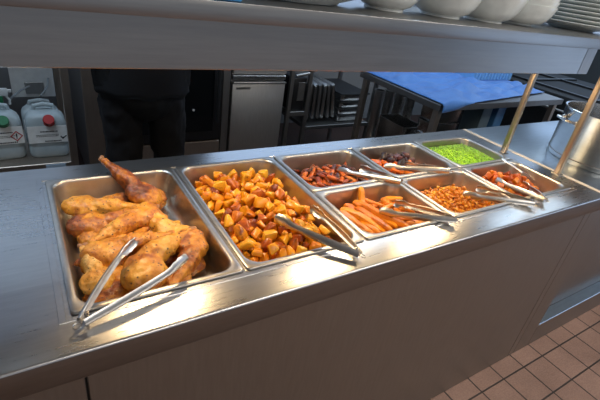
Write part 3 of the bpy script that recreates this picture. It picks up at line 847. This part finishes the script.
# ------------------------------------------------------------------ stock pot
PX, PY2, PR, PH = 2.16, .150, .195, .218
sp = empty('stock_pot', (PX, PY2, .001), 'large round stainless stock pot on the side counter behind the post', 'stock pot')
MB().lathe([(PR-.008, .001), (PR-.002, .003), (PR, .010), (PR, PH-.012), (PR+.004, PH-.008), (PR+.0065, PH-.002), (PR+.004, PH), (PR-.003, PH-.003), (PR-.004, PH-.012), (PR-.004, .012), (PR-.012, .006), (.01, .005)], (PX, PY2, 0), 64).build('body', STEEL_POT, sp, angle=50)
MB().lathe([(PR+.0005, .020), (PR+.0022, .021), (PR+.0022, .024), (PR+.0005, .025)], (PX, PY2, 0), 64, False, False).build('base_band', STEEL_DARK, sp)
for a in (math.radians(152), math.radians(332)):
    d = Vector((math.cos(a), math.sin(a), 0)); s = Vector((-d.y, d.x, 0)); c = Vector((PX, PY2, PH-.05))+d*PR
    h = MB().tube([c+s*-.045+d*-.003, c+s*-.045+d*.028+Vector((0, 0, .004)), c+s*-.03+d*.042+Vector((0, 0, .006)), c+s*.03+d*.042+Vector((0, 0, .006)), c+s*.045+d*.028+Vector((0, 0, .004)), c+s*.045+d*-.003], .006).build('handle', STEEL, sp)
    for k in (-1, 1):
        MB().ball(c+s*k*.045, .012, 2, (1, 1, 1.3)).build('handle_mount', STEEL, h)

# ------------------------------------------------------------------ kitchen behind: left storage rack
rk = empty('storage_rack', (-.25, 1.8, -H), 'dull steel storage rack at the left holding the plastic jerrycans', 'rack')
SZ = -.425
MB().box(-.80, .145, 1.545, 2.02, SZ-.035, SZ, .003, 1).build('shelf', STEEL_BROWN, rk)
MB().box(-.80, .145, 1.545, 2.02, -.81, -.78, .003, 1).build('shelf', STEEL_BROWN, rk)
MB().box(-.80, .145, 1.545, 2.02, .60, .63, .003, 1).build('shelf', STEEL_BROWN, rk)
for x, y in ((.140, 1.54), (-.80, 1.54), (.140, 2.0), (-.80, 2.0)):
    MB().box(x, x+.034, y, y+.034, -H, .70, .002, 1).build('post', STEEL_BROWN, rk)
MB().box(.03, .115, 1.541, 1.5448, SZ-.028, SZ-.006).build('shelf_ticket', TICKET, rk, label='pale blue ticket on the shelf edge')
# jerrycans
def jerrycan(x, y, rz, label, cap, lab_kind):
    W, D, HH = .086, .066, .225
    r = empty('jerrycan', (x, y, SZ), label, 'jerrycan', 'plastic jerrycans on the rack', rz)
    m = MB(); L = []
    for s, z, rr in ((.90, 0.0005, .03), (.97, .006, .034), (1, .02, .036), (1, .05, .036), (.975, .056, .036), (.975, .062, .036), (1, .068, .036), (1, .165, .036), (.985, .18, .036), (.90, .20, .034), (.72, .213, .03), (.5, .218, .02)):
        L.append(rrect(0, 0, W*s, D*s if s > .8 else D*(s+.12), rr, z, 6))
    m.loft(L); local(m, 'body', CAN_PL, r, angle=50)
    c = local(MB().lathe([(.0215, .0), (.0215, .004), (.019, .005), (.019, .022), (.017, .025), (.002, .025)], (0, 0, 0), 20), 'screw_cap', cap, r)
    c.location = (.012, -D+.012, .186); c.rotation_euler = (.95, 0, 0); c.scale = (1.3, 1.3, 1.1)
    nk = MB().tube([(-.045, .03, .212), (-.04, .03, .235), (0, .03, .243), (.04, .03, .235), (.045, .03, .212)], .011, 10)
    local(nk, 'grip', CAN_PL, r)
    lb = local(MB().box(-.083, .083, -D-.0016, -D-.0004, .080, .166, 0), 'paper_label', LABEL_W, r)
    yk = -D-.0024
    for k, (a0, a1, zz, hh) in enumerate(((-.03, .045, .135, .005), (-.05, .05, .120, .002), (-.05, .045, .113, .002), (-.015, .055, .085, .006))):
        q = MB(); xx = a0
        while xx < a1-.002:
            wv = rnd.uniform(.003, .008); q.box(xx, min(a1, xx+wv), yk, yk+.0006, zz, zz+hh); xx += wv+.0018
        local(q, 'printed_line', INK, r).parent = lb
    if lab_kind == 'diamond':
        q = MB(); cxd, czd, s0, s1 = .055, .118, .026, .020
        outr = [(cxd, yk, czd+s0), (cxd+s0, yk, czd), (cxd, yk, czd-s0), (cxd-s0, yk, czd)]
        innr = [(cxd, yk, czd+s1), (cxd+s1, yk, czd), (cxd, yk, czd-s1), (cxd-s1, yk, czd)]
        q.loft([outr, innr], False, False); local(q, 'hazard_diamond', HAZ_RED, r).parent = lb
        q = MB(); q.box(cxd-.0025, cxd+.0025, yk-.0004, yk, czd-.004, czd+.013); q.box(cxd-.0025, cxd+.0025, yk-.0004, yk, czd-.012, czd-.007)
        local(q, 'exclamation_mark', INK, r).parent = lb
    elif lab_kind == 'tick':
        q = MB(); z0 = .095
        q.loft([[(.052, yk, z0+.012), (.062, yk, z0), (.080, yk, z0+.016), (.078, yk, z0+.020), (.063, yk, z0+.010), (.054, yk, z0+.018)]], True, False)
        local(q, 'black_mark', INK, r).parent = lb
    return r
jerrycan(.060, 1.680, .0, 'jerrycan with bright red cap and black mark on its white label', RED_CAP, 'tick')
jerrycan(-.128, 1.690, .08, 'jerrycan with the red diamond warning sign on its label', GREEN_PL, 'diamond')
jerrycan(.050, 1.850, .05, 'low jerrycan with dark red cap standing behind the front pair', DKRED_CAP, None).scale = (1, 1, .86)
# trigger spray bottle
r = empty('spray_bottle', (-.118, 1.835, SZ+.0008), 'spray bottle with green neck and white trigger at the left edge', 'spray bottle')
local(MB().lathe([(.034, .0), (.036, .004), (.036, .12), (.030, .15), (.014, .175), (.0135, .20)], (0, 0, 0), 20), 'bottle', CAN_PL, r)
local(MB().lathe([(.017, .185), (.018, .187), (.018, .210), (.014, .213)], (0, 0, 0), 16), 'collar', GREEN_PL, r)
q = MB(); q.box(-.014, .04, -.011, .011, .213, .245, .005); q.box(.03, .055, -.006, .006, .228, .240, .002); local(q, 'spray_head', WHITE_PL, r)
r.scale = (1.05, 1.05, 1.16)
q = MB().tube([(.028, 0, .215), (.042, 0, .195), (.04, 0, .175)], .005, 8); local(q, 'trigger', WHITE_PL, r)
# white chemical dispenser on the rack back
r = empty('chemical_dispenser', (.03, 2.0, -.22), 'white wall dispenser with grey hoses behind the jerrycans', 'dispenser')
MB().box(-.06, .135, 1.94, 2.015, -.22, .16, .006, 2).build('housing', WHITE_PL, r)
MB().box(.0, .085, 1.932, 1.940, -.20, -.14, .002, 1).build('hatch', STEEL_DARK, r)
for pts_ in ([(.02, 1.935, -.16), (-.02, 1.90, -.17), (-.06, 1.86, -.19), (-.08, 1.84, -.205)], [(.11, 1.935, -.12), (.10, 1.90, -.15), (.08, 1.87, -.17), (.06, 1.85, -.185)]):
    MB().tube(pts_, .005, 8).build('hose', TUBE_GREY, r)

# ------------------------------------------------------------------ oven, drawer unit
ov = empty('oven', (.7, 2.3, -H), 'large dark oven with black glass door behind the person', 'oven')
OY = 1.97
MB().box(.275, 1.15, OY+.03, 2.75, -H+.06, .30, .004, 1).build('body', STEEL_DARK, ov)
MB().box(.27, .365, OY, OY+.03, -H+.06, .30, .003, 1).build('side_trim', STEEL_BROWN, ov)
MB().box(1.105, 1.155, OY, OY+.03, -H+.06, .30, .003, 1).build('side_trim', STEEL_DARK, ov)
d = MB().box(.370, 1.10, OY-.012, OY+.028, -.545, .26, .006, 2).build('door', BLACK_PLASTIC, ov)
MB().box(.44, 1.04, OY-.0145, OY-.0125, -.48, .20).build('glass', BLACK_GLASS, d)
MB().tube([(1.055, OY-.055, -.40), (1.055, OY-.055, .14)], .011).build('handle', DARK_METAL, d)
MB().box(.370, 1.10, OY, OY+.03, -H+.06, -.56, .004, 1).build('lower_panel', STEEL_BROWN, ov)
for x in (.32, 1.10):
    MB().lathe([(.02, -H+.0005), (.02, -H+.06)], (x, OY+.08, 0), 14).build('foot', DARK_METAL, ov)
m = MB().lathe([(.008, 0), (.008, .004), (.001, .005)], (0, 0, 0), 12, M=Matrix.Rotation(PI/2, 3, 'X'), ); bmesh.ops.translate(m.bm, vec=(.905, OY-.012, -.33), verts=m.bm.verts)
m.build('indicator_lamp', WHITE_PL, ov)

fr = empty('undercounter_fridge', (1.39, 2.3, -H), 'grey stainless undercounter fridge right of the oven', 'fridge')
FX0, FX1, FY = 1.185, 1.60, 2.0
MB().box(FX0, FX1, FY+.03, 2.6, -H+.08, -.02, .004, 1).build('body', STEEL_DARK, fr)
d = MB().box(FX0+.002, FX1-.002, FY, FY+.028, -H+.10, -.168, .008, 2).build('door', STEEL_FRIDGE, fr)
MB().box(FX0+.03, FX0+.135, FY-.003, FY-.0002, -.212, -.196).build('name_plate', STEEL_TONG, d)
MB().box(FX0+.004, FX1-.004, FY-.014, FY+.012, -.172, -.160, .003, 2).build('door_lip', STEEL_TONG, d)
MB().box(FX0+.002, FX1-.002, FY+.004, FY+.028, -.150, -.118, .004, 1).build('vent_strip', STEEL, fr)
MB().box(FX0+.002, FX1-.002, FY, FY+.028, -.108, -.024, .004, 1).build('top_panel', STEEL_FRIDGE, fr)
MB().box(FX0+.02, FX1-.02, FY+.05, 2.55, -H+.0005, -H+.08).build('plinth', DARK_METAL, fr)

# ------------------------------------------------------------------ tray rack
tr = empty('tray_rack', (2.05, 2.25, -H), 'dull steel shelf rack with upright trays right of the fridge', 'rack')
for x in (1.64, 1.80, 2.47):
    for y in (2.0, 2.5):
        MB().box(x, x+.03, y, y+.03, -H+.0005, .40, .002, 1).build('post', STEEL_DARK, tr)
MB().box(1.83, 2.47, 2.0, 2.53, -.545, -.515, .002, 1).build('shelf', STEEL_DARK, tr)
MB().box(1.67, 1.80, 2.0, 2.53, -.425, -.39, .002, 1).build('shelf', STEEL_DARK, tr)
MB().box(1.64, 2.50, 2.0, 2.53, .38, .41, .002, 1).build('shelf', STEEL_DARK, tr)
ap = empty('coffee_machine', (1.735, 2.2, -.39)); tag(ap, 'small black appliance on the narrow shelf beside the fridge', 'appliance'); ap.name = 'black_appliance'
MB().box(1.675, 1.795, 2.02, 2.4, -.389, -.14, .01, 2).build('body', BLACK_PLASTIC, ap)
MB().box(1.72, 1.78, 2.012, 2.02, -.31, -.17, .003, 1).build('front_plate', STEEL_DARK, ap)
MB().tube([(1.68, 2.0, -.12), (1.79, 2.0, -.10)], .012).build('handle', STEEL_DARK, ap)
tray_labels = ['upright steel tray nearest the left post of the rack', 'second upright steel tray in the rack', 'third upright steel tray in the rack', 'fourth upright steel tray in the rack', 'fifth upright steel tray, leaning, in the rack', 'last upright steel tray before the lying pans']
for k in range(6):
    m = MB(); L = [rrect(0, 0, .168*s, .145*s2, .02, z, 5) for s, s2, z in ((.93, .90, 0), (.96, .94, .004), (.985, .98, .016), (1, 1, .018), (1, 1, .0195), (.975, .965, .0195), (.95, .93, .006), (.9, .88, .003))]
    m.loft(L)
    me = m.mesh('baking_tray', STEEL if k % 2 else STEEL_DARK, True, 40)
    o = link(bpy.data.objects.new('baking_tray', me)); o.rotation_euler = (PI/2, 0, PI/2+.0); o.rotation_euler = Euler((0, PI/2-[0, .03, .05, .02, .12, .16][k], PI/2*0), 'XYZ')
    me.transform(Matrix.Rotation(PI/2, 4, 'Z'))
    o.location = (1.865+k*.046, 2.23, -.515+.172)
    tag(o, tray_labels[k], 'tray', 'upright baking trays')
for k in range(4):
    L = [rrect(0, 0, hx, hy, .025, z, 5) for hx, hy, z in ((.120, .20, 0), (.130, .21, .010), (.132, .215, .052), (.146, .225, .053), (.146, .225, .056), (.131, .213, .056), (.128, .208, .012), (.118, .196, .003))]
    me = MB().loft(L).mesh('stacked_pan', STEEL, True, 40)
    o = link(bpy.data.objects.new('stacked_pan', me)); o.location = (2.305, 2.26, -.5145+k*.058)
    tag(o, ['lowest', 'second from lowest', 'third from lowest', 'topmost'][k]+' of the shallow pans lying in the tray rack', 'pan', 'shallow pans lying in the rack')
m = MB().box(2.155, 2.455, 2.03, 2.49, -.281, -.272, .003, 1); tag(m.build('pan_lid', DARK_METAL), 'dark flat lid on top of the shallow pans', 'lid')

# ------------------------------------------------------------------ prep table with blue cloth
tb = empty('prep_table', (2.8, 1.3, -H), 'steel prep table covered by the blue sheet', 'table')
TX0, TX1, TY0, TY1 = 2.03, 3.39, .965, 1.72
MB().box(TX0, TX1, TY0, TY1, -.045, -.005, .003, 1).build('tabletop', STEEL_DARK, tb)
MB().box(TX0+.02, TX1-.02, TY0+.02, TY1-.02, -.585, -.555, .002, 1).build('undershelf', STEEL_DARK, tb)
for x in (TX0+.02, TX1-.06):
    for y in (TY0+.02, TY1-.06):
        MB().box(x, x+.04, y, y+.04, -H+.0005, -.045, .003, 1).build('leg', STEEL_BROWN, tb)
m = MB(); NXC, NYC = 70, 44
def cloth_pt(u, v):
    x = TX0+.010+(TX1-TX0-.022)*u; yl = TY0-.055+.21*u; y = yl+(TY1-.015-yl)*v; z = .001
    f = .010*math.sin(9*u+5*v)*math.sin(6*v-3*u+1)+.006*math.sin(23*u-11*v)+.005*math.sin(31*v+8*u)
    z += .008+abs(f)*2.3+.012*max(0, math.sin(7*(u*.9-v*.55)+.6))**6
    z += (.006-z)*max(0, min(1, (x-2.78)/.07))*max(0, min(1, (y-1.33)/.06))
    z = .002+(z-.002)*min(1, u/.05)*min(1, (1-u)/.04)*min(1, max(.12, v/.14))
    dy = (TY0-.012)-y
    if dy > 0:
        y = TY0-.012-.006*math.sin(20*u)**2-.004
        z = z*(max(0, 1-dy/.02))-dy*1.15-.0015*math.sin(30*u)
    return (x, y, z)
gr = [[m.bm.verts.new(cloth_pt(i/NXC, j/NYC)) for j in range(NYC+1)] for i in range(NXC+1)]
for i in range(NXC):
    for j in range(NYC): m.bm.faces.new((gr[i][j], gr[i+1][j], gr[i+1][j+1], gr[i][j+1]))
o = m.build('blue_sheet', CLOTH, angle=180); tag(o, 'crumpled bright blue sheet spread over the prep table', 'cloth')
md = o.modifiers.new('thick', 'SOLIDIFY'); md.thickness = .002; md.offset = 1
# pale blue crate with small items
cr = empty('plastic_crate', (3.14, 1.555, .0095), 'pale blue ribbed plastic crate on the blue sheet', 'crate')
m = MB(); z0 = .0095; m.box(2.90, 3.38, 1.43, 1.445, z0, .095); m.box(2.90, 3.38, 1.665, 1.68, z0, .095); m.box(2.90, 2.915, 1.445, 1.665, z0, .095); m.box(3.365, 3.38, 1.445, 1.665, z0, .095); m.box(2.915, 3.365, 1.445, 1.665, z0, .018)
for k in range(12): m.box(2.91+k*.039, 2.924+k*.039, 1.422, 1.431, .014, .09, .002, 1)
m.build('crate_body', BLUE_CRATE, cr)
tag(MB().box(3.03, 3.10, 1.47, 1.54, .0185, .125, .006, 2).build('orange_tub', ORANGE_PL), 'orange tub standing in the pale blue crate', 'tub')
for k, x in enumerate((3.16, 3.24, 3.32)):
    tag(MB().lathe([(.022, .0185), (.023, .021), (.023, .118), (.015, .128), (.013, .140), (.002, .140)], (x, 1.50+.01*k, 0), 16).build('black_bottle', BLACK_PLASTIC),
        ['black bottle in the crate next to the orange tub', 'black bottle in the middle of the crate', 'black bottle nearest the right end of the crate'][k], 'bottle', 'black bottles in the crate')
# things on the undershelf
US = -.5545
def steel_box(x0, x1, y0, y1, z0, z1, label, cat='container', name='steel_container', mat=STEEL, group=None):
    cx, cy = (x0+x1)/2, (y0+y1)/2; hx, hy = (x1-x0)/2, (y1-y0)/2
    L = [rrect(cx, cy, hx*.86, hy*.86, .02, z0, 5), rrect(cx, cy, hx*.90, hy*.90, .022, z0+.008, 5), rrect(cx, cy, hx*.95, hy*.95, .024, z1-.004, 5), rrect(cx, cy, hx, hy, .026, z1-.003, 5), rrect(cx, cy, hx, hy, .026, z1, 5), rrect(cx, cy, hx*.94, hy*.94, .024, z1, 5), rrect(cx, cy, hx*.88, hy*.88, .022, z0+.012, 5), rrect(cx, cy, hx*.8, hy*.8, .02, z0+.006, 5)]
    return tag(MB().loft(L).build(name, mat, angle=40), label, cat, group)
steel_box(2.105, 2.30, 1.25, 1.53, US, -.262, 'open steel container with bright rim under the left of the table', mat=STEEL_POT)
for k in range(5):
    steel_box(2.150, 2.405, 1.06, 1.22, US+k*.096, US+k*.096+.094, ['lowest', 'second', 'middle', 'fourth', 'topmost'][k]+' steel container stacked behind the front left table leg', mat=STEEL_POT, group='containers stacked under the table')
for k, (x, w) in enumerate(((2.150, .044), (2.255, .046), (2.365, .048), (2.480, .048))):
    m = MB().lathe([(w*.7, US), (w*.75, US+.004), (w*.8, US+.43), (w*.95, US+.435), (w*.95, US+.444), (w*.72, US+.444), (w*.7, US+.01)], (x, 1.605, 0), 24)
    tag(m.build('steel_canister', STEEL), ['tall steel canister first from the left under the table', 'tall steel canister second from the left under the table', 'tall steel canister third from the left under the table', 'tall steel canister fourth from the left under the table'][k], 'canister', 'tall canisters under the table')
m = MB().box(3.0, 3.10, 1.2, 1.36, US, US+.49, .006, 2); tag(m.build('carton', plain('blue_carton', (.05, .16, .34), .5)), 'blue carton under the table behind the rear post', 'carton')
m = MB().box(2.82, 2.93, 1.2, 1.36, US, US+.49, .004, 2); tag(m.build('carton', plain('grey_carton', (.10, .15, .18), .5)), 'grey carton under the table left of the blue carton', 'carton')
# steel pans standing behind table on the floor side
# ------------------------------------------------------------------ dark range on the right
rg = empty('cooking_range', (4.1, 1.4, -H), 'dark cooking range at the far right behind the stock pot', 'range')
MB().box(3.62, 4.7, .80, 2.1, -.80, -.06, .004, 1).build('body', DARK_METAL, rg)
MB().box(3.60, 4.72, .78, 2.12, -.06, -.02, .004, 1).build('hob_top', HOB, rg)
MB().tube([(3.578, .90, -.13), (3.578, 2.0, -.13)], .012).build('rail', STEEL_DARK, rg)
for x in (3.70, 4.62):
    for y in (.9, 2.0): MB().lathe([(.025, -H+.0005), (.025, -.80)], (x, y, 0), 12).build('foot', DARK_METAL, rg)
m = MB(); m.box(3.75, 4.6, .90, .93, -.02, -.005); m.box(3.75, 4.6, 1.5, 1.53, -.02, -.005); m.box(3.75, 3.78, .9, 1.9, -.02, -.004); m.box(4.3, 4.33, .9, 1.9, -.02, -.004)
m.build('pan_grid', BLACK_PLASTIC, rg)

# ------------------------------------------------------------------ person behind the counter
pr = empty('person', (.42, 1.2, -H), 'person in black trousers and dark apron standing behind the counter', 'person')
bx, by = .42, 1.2
m = MB()
for s, fx in ((-1, .328), (1, .535)):
    caps(m, (bx+s*.085, by, -.0), (fx, by+.01, -.41), .068, .044); caps(m, (fx, by+.01, -.41), (fx+s*.005, by+.03, -H+.09), .043, .034)
    caps(m, (fx+s*.005, by+.03, -H+.06), (fx+s*.02, by-.11, -H+.04), .036, .028)
    sh = Vector((bx+s*.19, by, .50)); el = Vector((bx+s*.25, by-.02, .22)); wr = Vector((bx+s*.20, by+.20, .17))
    caps(m, sh, el, .052, .042); caps(m, el, wr, .040, .028)
    hd = wr+Vector((-s*.01, .055, -.004)); caps(m, wr, hd, .026, .034)
    for k in range(4):
        f0 = hd+Vector(((k-1.5)*.019, .028, 0)); l = (.036, .043, .040, .030)[k]
        f1 = f0+Vector((0, l*.8, -.012)); caps(m, f0-Vector((0, .02, 0)), f1, .0095, .0085, 8); caps(m, f1, f1+Vector((0, l*.4, -l*.6)), .0085, .0075, 8)
    t0 = wr+Vector((-s*.022, .03, 0)); t1 = t0+Vector((-s*.030, .03, -.008)); caps(m, t0, t1, .012, .010, 8); caps(m, t1, t1+Vector((-s*.004, .028, -.010)), .0095, .008, 8)
caps(m, (bx, by, .06), (bx, by, .22), .095, .115); caps(m, (bx-.06, by, .22), (bx-.07, by, .42), .115, .11); caps(m, (bx+.06, by, .22), (bx+.07, by, .42), .115, .11)
caps(m, (bx-.16, by, .50), (bx+.16, by, .50), .06, .06); caps(m, (bx, by, .5), (bx, by+.01, .64), .058, .055)
m.ball((bx, by+.015, .735), .105, 3, (.74, .92, 1.12)); m.ball((bx, by+.035, .675), .06, 3, (.85, 1, .8))
caps(m, (bx, by+.108, .755), (bx, by+.128, .722), .010, .015)
for s in (-1, 1): m.ball((bx+s*.080, by+.005, .735), .026, 2, (.4, .8, 1.2))
m.ball((bx, by+.105, .688), .018, 2, (1.3, .5, .5))
me = remeshed(m, 'body', SKIN, .0068, 3); me.transform(Matrix.Translation((-bx, -by, H)))
o = link(bpy.data.objects.new('body', me)); o.parent = pr
m = MB()
for s, fx in ((-1, .328), (1, .535)):
    caps(m, (bx+s*.088, by, -.01), (fx, by+.01, -.40), .092, .064); caps(m, (fx, by+.01, -.40), (fx+s*.005, by+.03, -H+.11), .064, .058)
caps(m, (bx-.06, by, .035), (bx+.06, by, .035), .112, .112)
me = remeshed(m, 'trousers', TROUSER, .009, 3, .03, .09); me.transform(Matrix.Translation((-bx, -by, H)))
o = link(bpy.data.objects.new('trousers', me)); o.parent = pr
m = MB()
caps(m, (bx, by, .05), (bx, by, .22), .15, .145); caps(m, (bx-.07, by, .08), (bx-.08, by, .42), .125, .125); caps(m, (bx+.07, by, .08), (bx+.08, by, .42), .125, .125)
caps(m, (bx-.16, by, .50), (bx+.16, by, .50), .075, .075)
for s in (-1, 1):
    sh = Vector((bx+s*.19, by, .50)); el = Vector((bx+s*.25, by-.02, .22)); wr = Vector((bx+s*.20, by+.20, .17)); caps(m, sh, el, .068, .058); caps(m, el, el+(wr-el)*.8, .056, .044)
me = remeshed(m, 'jacket', JACKET, .010, 3, .02, .08); me.transform(Matrix.Translation((-bx, -by, H)))
o = link(bpy.data.objects.new('jacket', me)); o.parent = pr
L = []
for z, rx, ry in ((.04, .190, .155), (.06, .188, .157), (.2, .178, .162), (.30, .175, .16)):
    L.append([(bx+rx*math.cos(a), by+ry*math.sin(a), z+.004*math.sin(9*a)) for a in [2*PI*k/48 for k in range(48)]])
m = MB().loft(L, False, False); o = m.build('apron', APRON, pr); md = o.modifiers.new('t', 'SOLIDIFY'); md.thickness = .004
m = MB(); m.ball((bx, by-.005, .765), .108, 3, (.80, .92, 1.0)); 
for v in list(m.bm.verts):
    if v.co.y > by+.05 and v.co.z < .80: m.bm.verts.remove(v)
o = m.build('hair', HAIR, pr)
m = MB()
for s, fx in ((-1, .328), (1, .535)):
    q = MB(); caps(q, (fx+s*.005, by+.05, -H+.050), (fx+s*.02, by-.13, -H+.040), .046, .039)
    me = remeshed(q, 'shoe', SHOE, .008, 2)
    zmin = min(v.co.z for v in me.vertices); me.transform(Matrix.Translation((-bx, -by, -zmin)))
    o = link(bpy.data.objects.new('shoe', me)); o.parent = pr
m.bm.free()

# ------------------------------------------------------------------ lift everything onto the floor level z = 0
for o in scn.objects:
    if o.parent is None: o.location.z += H

# ------------------------------------------------------------------ world, camera, colour
w = bpy.data.worlds.new('world'); scn.world = w; w.use_nodes = True
bg = w.node_tree.nodes['Background']; bg.inputs['Color'].default_value = (.80, .88, 1.0, 1); bg.inputs['Strength'].default_value = .36

yaw, pitch, roll = map(math.radians, (35.79572599, -28.81525451, 9.39283414))
f = Vector((math.sin(yaw)*math.cos(pitch), math.cos(yaw)*math.cos(pitch), math.sin(pitch)))
rgt = Vector((math.cos(yaw), -math.sin(yaw), 0)); up = rgt.cross(f)
r2 = rgt*math.cos(roll)+up*math.sin(roll); u2 = up*math.cos(roll)-rgt*math.sin(roll)
cd = bpy.data.cameras.new('camera'); cam = link(bpy.data.objects.new('camera', cd))
cd.sensor_width = 36; cd.lens = 425.44/600*36; cd.clip_start = .02; cd.clip_end = 50
M = Matrix((r2, u2, -f)).transposed().to_4x4(); M.translation = (-.0091, -.6380, .5937+H); cam.matrix_world = M
scn.camera = cam
vs = scn.view_settings
vs.view_transform = 'Standard'; vs.look = 'None'; vs.gamma = 1; vs.exposure = 0.0; vs.use_curve_mapping = False
try: scn.cycles.use_denoising = True
except Exception: pass
